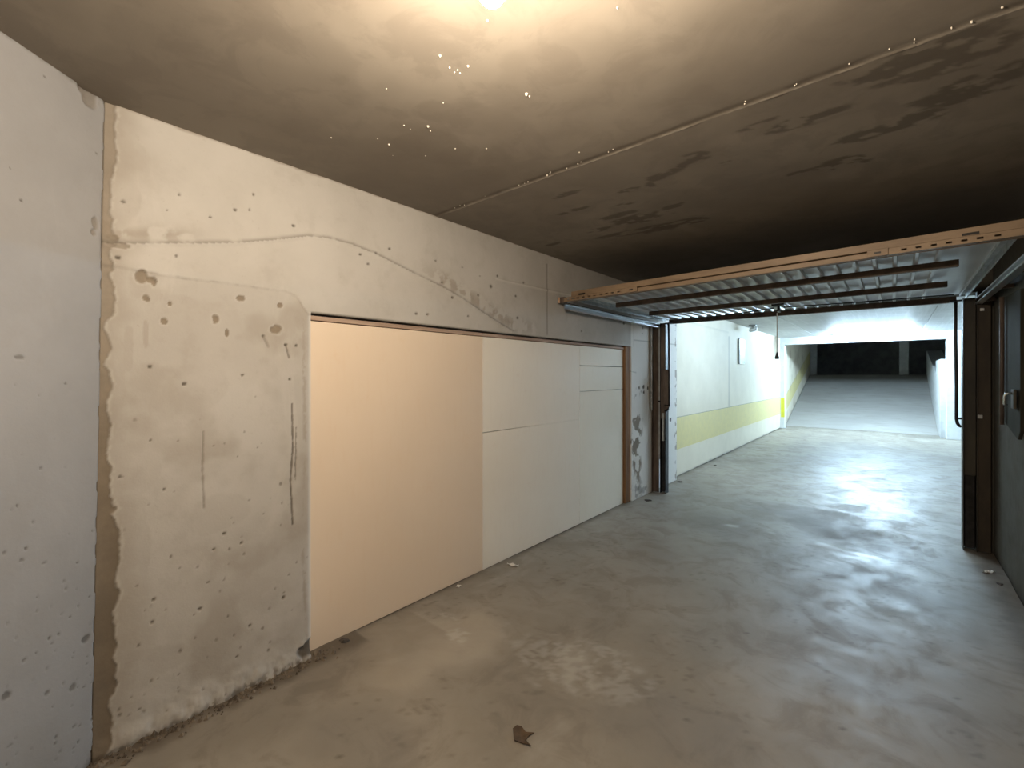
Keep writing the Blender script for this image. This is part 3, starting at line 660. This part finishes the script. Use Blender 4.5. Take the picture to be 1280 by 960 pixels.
lp = thing('door_post', (-2.10, 5.18, 0), 'brown steel door post on the white pier beside the boarded opening', 'post', 'garage door posts')
def u_post(mb, x0, x1, y0, y1, z0, z1, t=.004):  # channel open towards the room
    return mb.box(x0, x0+t, y0, y1, z0, z1).box(x1-t, x1, y0, y1, z0, z1).box(x0, x1, y1-t, y1, z0, z1)
mb = MB().box(-2.183, -2.11, 5.14, 5.15, .005, 2.0).box(-2.183, -2.177, 5.10, 5.15, .005, 2.0); mb.build('flange', M['rust_steel'], lp, .002)
u_post(MB(), -2.092, -2.025, 5.13, 5.22, .005, 2.012).build('channel', M['dark_steel'], lp)
MB().box(-2.11, -2.092, 5.135, 5.145, .40, 2.0).build('edge_strip', M['zinc_dull'], lp)
MB().box(-2.088, -2.029, 5.136, 5.146, .88, 2.01).build('cover_plate', M['rust_steel'], lp, .003)
MB().box(-2.078, -2.039, 5.14, 5.205, .02, .62).build('counterweight', M['dark_steel'], lp, .004)
MB().box(-2.072, -2.045, 5.132, 5.15, .62, .95).build('chain_tube', M['zinc_dull'], lp, .003)
MB().box(-2.12, -2.085, 5.122, 5.136, 1.075, 1.095).build('latch_pin', M['dark_steel'], lp, .002)
mb = MB().box(-2.178, -2.168, 5.04, 5.06, .98, 1.98).box(-2.178, -2.15, 5.04, 5.045, .98, 1.98); mb.build('side_strip', M['zinc_dull'], lp)

rp = thing('door_post', (.50, 5.08, 0), 'dark door post at the right wall, standing in shadow', 'post', 'garage door posts')
u_post(MB(), .425, .505, 5.03, 5.15, .005, 2.012).build('channel', M['post_dark'], rp)
MB().box(.432, .498, 5.045, 5.06, .60, 2.01).build('cover_plate', M['post_dark'], rp, .003)
MB().box(.435, .495, 5.06, 5.14, .02, .62).build('counterweight', M['dark_steel'], rp, .004)
MB().box(.505, .583, 5.055, 5.15, .005, 2.06).build('timber_jamb', M['post_brown'], rp, .004)
MB().box(.506, .536, 5.045, 5.056, 1.055, 1.085).build('bolt_plate', M['zinc_dull'], rp, .003)
MB().box(.52, .545, 5.045, 5.056, 1.90, 1.925).build('bolt_head', M['zinc_dull'], rp, .003)

# ------------------------------------------------------------------ right wall: narrow steel cover with handle
cv = thing('steel_cover', (RX, 4.3, 1.0), 'narrow olive steel cover with bright pull handle on the dark right wall', 'cover')
MB().prism([(4.02, 1.06), (4.10, 1.0), (4.50, 1.07), (4.50, 1.935), (4.02, 1.92)], 0, RX-.018, RX+.004).build('cover_plate', M['cover'], cv, .005)
MB().tube([(RX-.036, 4.47, 1.06), (RX-.036, 4.47, 1.93)], .012, 10).build('edge_tube', M['rust_steel'], cv, 0, True)
MB().box(RX-.040, RX-.026, 4.06, 4.14, 1.19, 1.31).build('lock_plate', M['post_dark'], cv, .004)
MB().tube([(RX-.038, 4.10, 1.285), (RX-.065, 4.10, 1.283), (RX-.07, 4.10, 1.27), (RX-.07, 4.115, 1.22), (RX-.06, 4.12, 1.21)], .008, 10).build('pull_handle', M['chrome'], cv, 0, True)

# ------------------------------------------------------------------ lamps
LX, LY = -.556, .592
lamp = thing('ceiling_bulb', (LX, LY, HC-.01), 'glowing warm bulb hanging under the concrete ceiling', 'lamp')
MB().lathe([(.019, -.237), (.021, -.232), (.021, -.187), (.006, -.177), (.005, -.03), (.045, -.012), (.045, .0)], (LX, LY, HC), 24).build('lamp_holder', M['pale_plastic'], lamp, 0, True)
pr = [(.003, -.324)]+[(.025*math.sin(math.pi*k/14), -.299-.025*math.cos(math.pi*k/14)) for k in range(1, 10)]+[(.014, -.265), (.013, -.235)]
MB().lathe(pr, (LX, LY, HC), 24).build('glass_bulb', M['bulb'], lamp, 0, True)
def batten(x, y, L, label, glow='tube', z=HCC, turn=False):
    bld = (lambda mb: mb.warp(lambda a, b, c: (x+(b-y), y+(a-x), c))) if turn else (lambda mb: mb)
    t = thing('ceiling_light', (x, y, z), label, 'lamp', 'fluorescent lamps in the corridor')
    bld(MB().prism([(y-.045, z), (y+.045, z), (y+.03, z-.04), (y-.03, z-.04)], 0, x-L/2, x+L/2)).build('housing', M['white_paint'], t, .003)
    for s in (-1, 1): bld(MB().box(x+s*L/2-.012, x+s*L/2+.012, y-.025, y+.025, z-.092, z-.0)).build('end_cap', M['pale_plastic'], t, .003)
    bld(MB().tube([(x-L/2+.013, y, z-.072), (x+L/2-.013, y, z-.072)], .016, 12)).build('tube', M[glow], t, 0, True)
    return t
batten(-.6, 6.68, 1.5, 'added fill tube lamp, out of view on the corridor ceiling behind the open garage door', 'tube_fill', HCC, True)  # added unseen lamp that brightens the corridor wall and door pier
batten(-.38, 12.95, 1.5, 'long bright tube lamp on the ceiling before the ramp portal')

# ------------------------------------------------------------------ small things in the corridor
s0 = on_plane(922.6, 440, (CLX, 0, 0), WN); s1 = on_plane(929, 440, (CLX, 0, 0), WN)
z1 = on_plane(925, 424, (CLX, 0, 0), WN)[2]; z0_ = on_plane(925, 455, (CLX, 0, 0), WN)[2]
sg = thing('wall_sign', (CLX, (s0[1]+s1[1])/2, z0_), 'small white notice with a green lower part on the cream corridor wall', 'sign')
MB().box(CLX-.002, CLX+.03, s0[1], s1[1], z0_, z1).build('sign_board', M['sign_white'], sg, .004)
MB().box(CLX+.029, CLX+.032, s0[1]+.02, s1[1]-.02, z0_+.02, z0_+(z1-z0_)*.36).build('green_field', M['sign_green'], sg)
MB().box(CLX-.002, CLX+.034, s0[1]-.02, s0[1]+.012, z0_-.005, z1+.005).build('dark_edge', M['grey_plastic'], sg, .003)
p = on_plane(941, 409, (-2.06, 0, 0), WN)
fx = thing('ceiling_fitting', (p[0], p[1], HCC), 'small grey fitting with a pale round head under the corridor ceiling', 'fitting')
MB().box(p[0]-.06, p[0]+.06, p[1]-.06, p[1]+.06, HCC-.03, HCC+.001).build('base', M['grey_plastic'], fx, .006)
MB().tube([(p[0], p[1], HCC-.02), (p[0]+.01, p[1], HCC-.07)], .02, 10).build('neck', M['grey_plastic'], fx, 0, True)
MB().tube([(p[0]-.06, p[1]+.02, HCC-.105), (p[0]-.02, p[1]+.01, HCC-.09), (p[0]+.04, p[1]-.02, HCC-.075), (p[0]+.07, p[1]-.03, HCC-.07)], [.03, .045, .045, .035], 14).build('head', M['pale_plastic'], fx, 0, True)

# ------------------------------------------------------------------ litter on the floor
def fl(u, v): q = on_plane(u, v, (0, 0, 0), np.array([0, 0, 1.])); return q[0], q[1]
out = [(641,914),(646,910),(652,911),(657,917),(668,919),(661,922),(658,926),(655,930),(664,936),(660,934),(651,931),(643,928)]
pts = [fl(*q) for q in out]; cxy = np.mean(pts, 0)
vs = [(a, b, .006+.35*np.hypot(a-cxy[0], b-cxy[1])**1.4) for a, b in pts]+[(cxy[0], cxy[1], .004)]
k = len(pts); top = vs; mb = MB().add(top, [(i, (i+1) % k, k) for i in range(k)])
o = mb.build('dry_leaf', M['leaf']); m = o.modifiers.new('solid', 'SOLIDIFY'); m.thickness = .0015; m.offset = 1
tag(o, 'dry brown leaf lying alone on the bare garage floor', 'leaf')
def chunk(name, u, v, r, mat, label, cat, flat=.6, group=None, seed=1):
    a, b = fl(u, v); rr = random.Random(seed); bm = bmesh.new(); bmesh.ops.create_icosphere(bm, subdivisions=2, radius=r)
    for q in bm.verts:
        s = 1+.5*(math.sin(q.co.x/r*3+seed)*math.cos(q.co.y/r*4+seed*2))*.6+rr.uniform(-.12, .12); q.co = Vector((q.co.x*s*1.3, q.co.y*s, max(q.co.z*s*flat, -r*flat*.5)))
    me = bpy.data.meshes.new(name); bm.to_mesh(me); bm.free(); o = bpy.data.objects.new(name, me); COL.objects.link(o); me.materials.append(M[mat])
    o.location = (a, b, r*flat*.42); o.rotation_euler.z = rr.uniform(0, 6); return tag(o, label, cat, group)
chunk('stone_chip', 430, 803, .020, 'stone', 'dark broken chip at the foot of the peach board', 'stone', .7, 'chips on the floor', 1)
chunk('stone_chip', 396, 818, .018, 'rubble', 'brown crumb of concrete at the corner of pier and peach board', 'stone', .7, 'chips on the floor', 2)
chunk('stone_chip', 810, 626, .030, 'stone', 'black chip on the floor before the brown steel door post', 'stone', .35, 'chips on the floor', 3)
chunk('stone_chip', 850, 602.5, .024, 'stone', 'dark chip at the corridor end of the white pier', 'stone', .35, 'chips on the floor', 4)
chunk('stone_chip', 894, 582, .022, 'stone', 'small dark chip on the corridor floor below the yellow band', 'stone', .35, 'chips on the floor', 5)
chunk('stone_chip', 1250, 731, .016, 'stone', 'dark chip in the dirt along the right wall', 'stone', .5, 'chips on the floor', 6)
def scrap(u, v, w, l, rot, label):
    a, b = fl(u, v); vs = []; fs = []; nx, ny = 7, 4
    for j in range(ny+1):
        for i in range(nx+1):
            x = (i/nx-.5)*l; y = (j/ny-.5)*w*(1-.5*abs(i/nx-.5)); vs.append((a+x*math.cos(rot)-y*math.sin(rot), b+x*math.sin(rot)+y*math.cos(rot), .008+.006*math.sin(i*1.3+j)))
    for j in range(ny):
        for i in range(nx): q = j*(nx+1)+i; fs.append((q, q+1, q+nx+2, q+nx+1))
    o = MB().add(vs, fs).build('paper_scrap', M['paper']); m = o.modifiers.new('solid', 'SOLIDIFY'); m.thickness = .001
    return tag(o, label, 'scrap', 'scraps on the floor')
scrap(641, 707, .03, .085, .3, 'white curled scrap on the floor below the middle cream boards')
scrap(573, 734, .02, .035, 1.2, 'tiny pale scrap at the edge of the peach board')
scrap(1236, 716, .03, .09, .9, 'pale flat scrap in the dirt by the right door post')
# crumbled plaster along the foot of the pier
mb = MB()
for k in range(420):
    y = random.uniform(.22, OY0+.12); x = WX+.008+abs(random.gauss(0, .032)); r = random.uniform(.003, .012)*(1 if random.random() < .9 else 1.6)
    q = [random.uniform(.6, 1.2) for _ in range(6)]
    mb.add([(x+r*q[0], y, r*.4), (x, y+r*q[1], r*.4), (x-r*q[2], y, r*.35), (x, y-r*q[3], r*.4), (x, y, r*1.1*q[4]+.004), (x, y, -.004)], [(0,1,4),(1,2,4),(2,3,4),(3,0,4),(1,0,5),(2,1,5),(3,2,5),(0,3,5)])
o = mb.build('rubble', M['rubble']); o['kind'] = 'stuff'; tag(o, 'crumbled plaster and dirt along the foot of the concrete pier', 'rubble')

# ------------------------------------------------------------------ camera, view
cam = bpy.data.cameras.new('camera'); co = bpy.data.objects.new('camera', cam); COL.objects.link(co)
co.location = (0, 0, EYE); co.rotation_euler = (math.pi/2, 0, A)
cam.sensor_fit = 'HORIZONTAL'; cam.sensor_width = 36; cam.lens = FPX/1280*36; cam.shift_y = -(480-HOR)/1280; cam.clip_start = .02
S.camera = co
w = bpy.data.worlds.new('world'); S.world = w; w.use_nodes = True
w.node_tree.nodes['Background'].inputs[0].default_value = (.5, .6, .8, 1); w.node_tree.nodes['Background'].inputs[1].default_value = .0
S.view_settings.view_transform = 'Standard'; S.view_settings.look = 'None'; S.view_settings.exposure = .8; S.view_settings.gamma = 1; S.view_settings.use_curve_mapping = False
S.cycles.max_bounces = 12; S.cycles.diffuse_bounces = 8
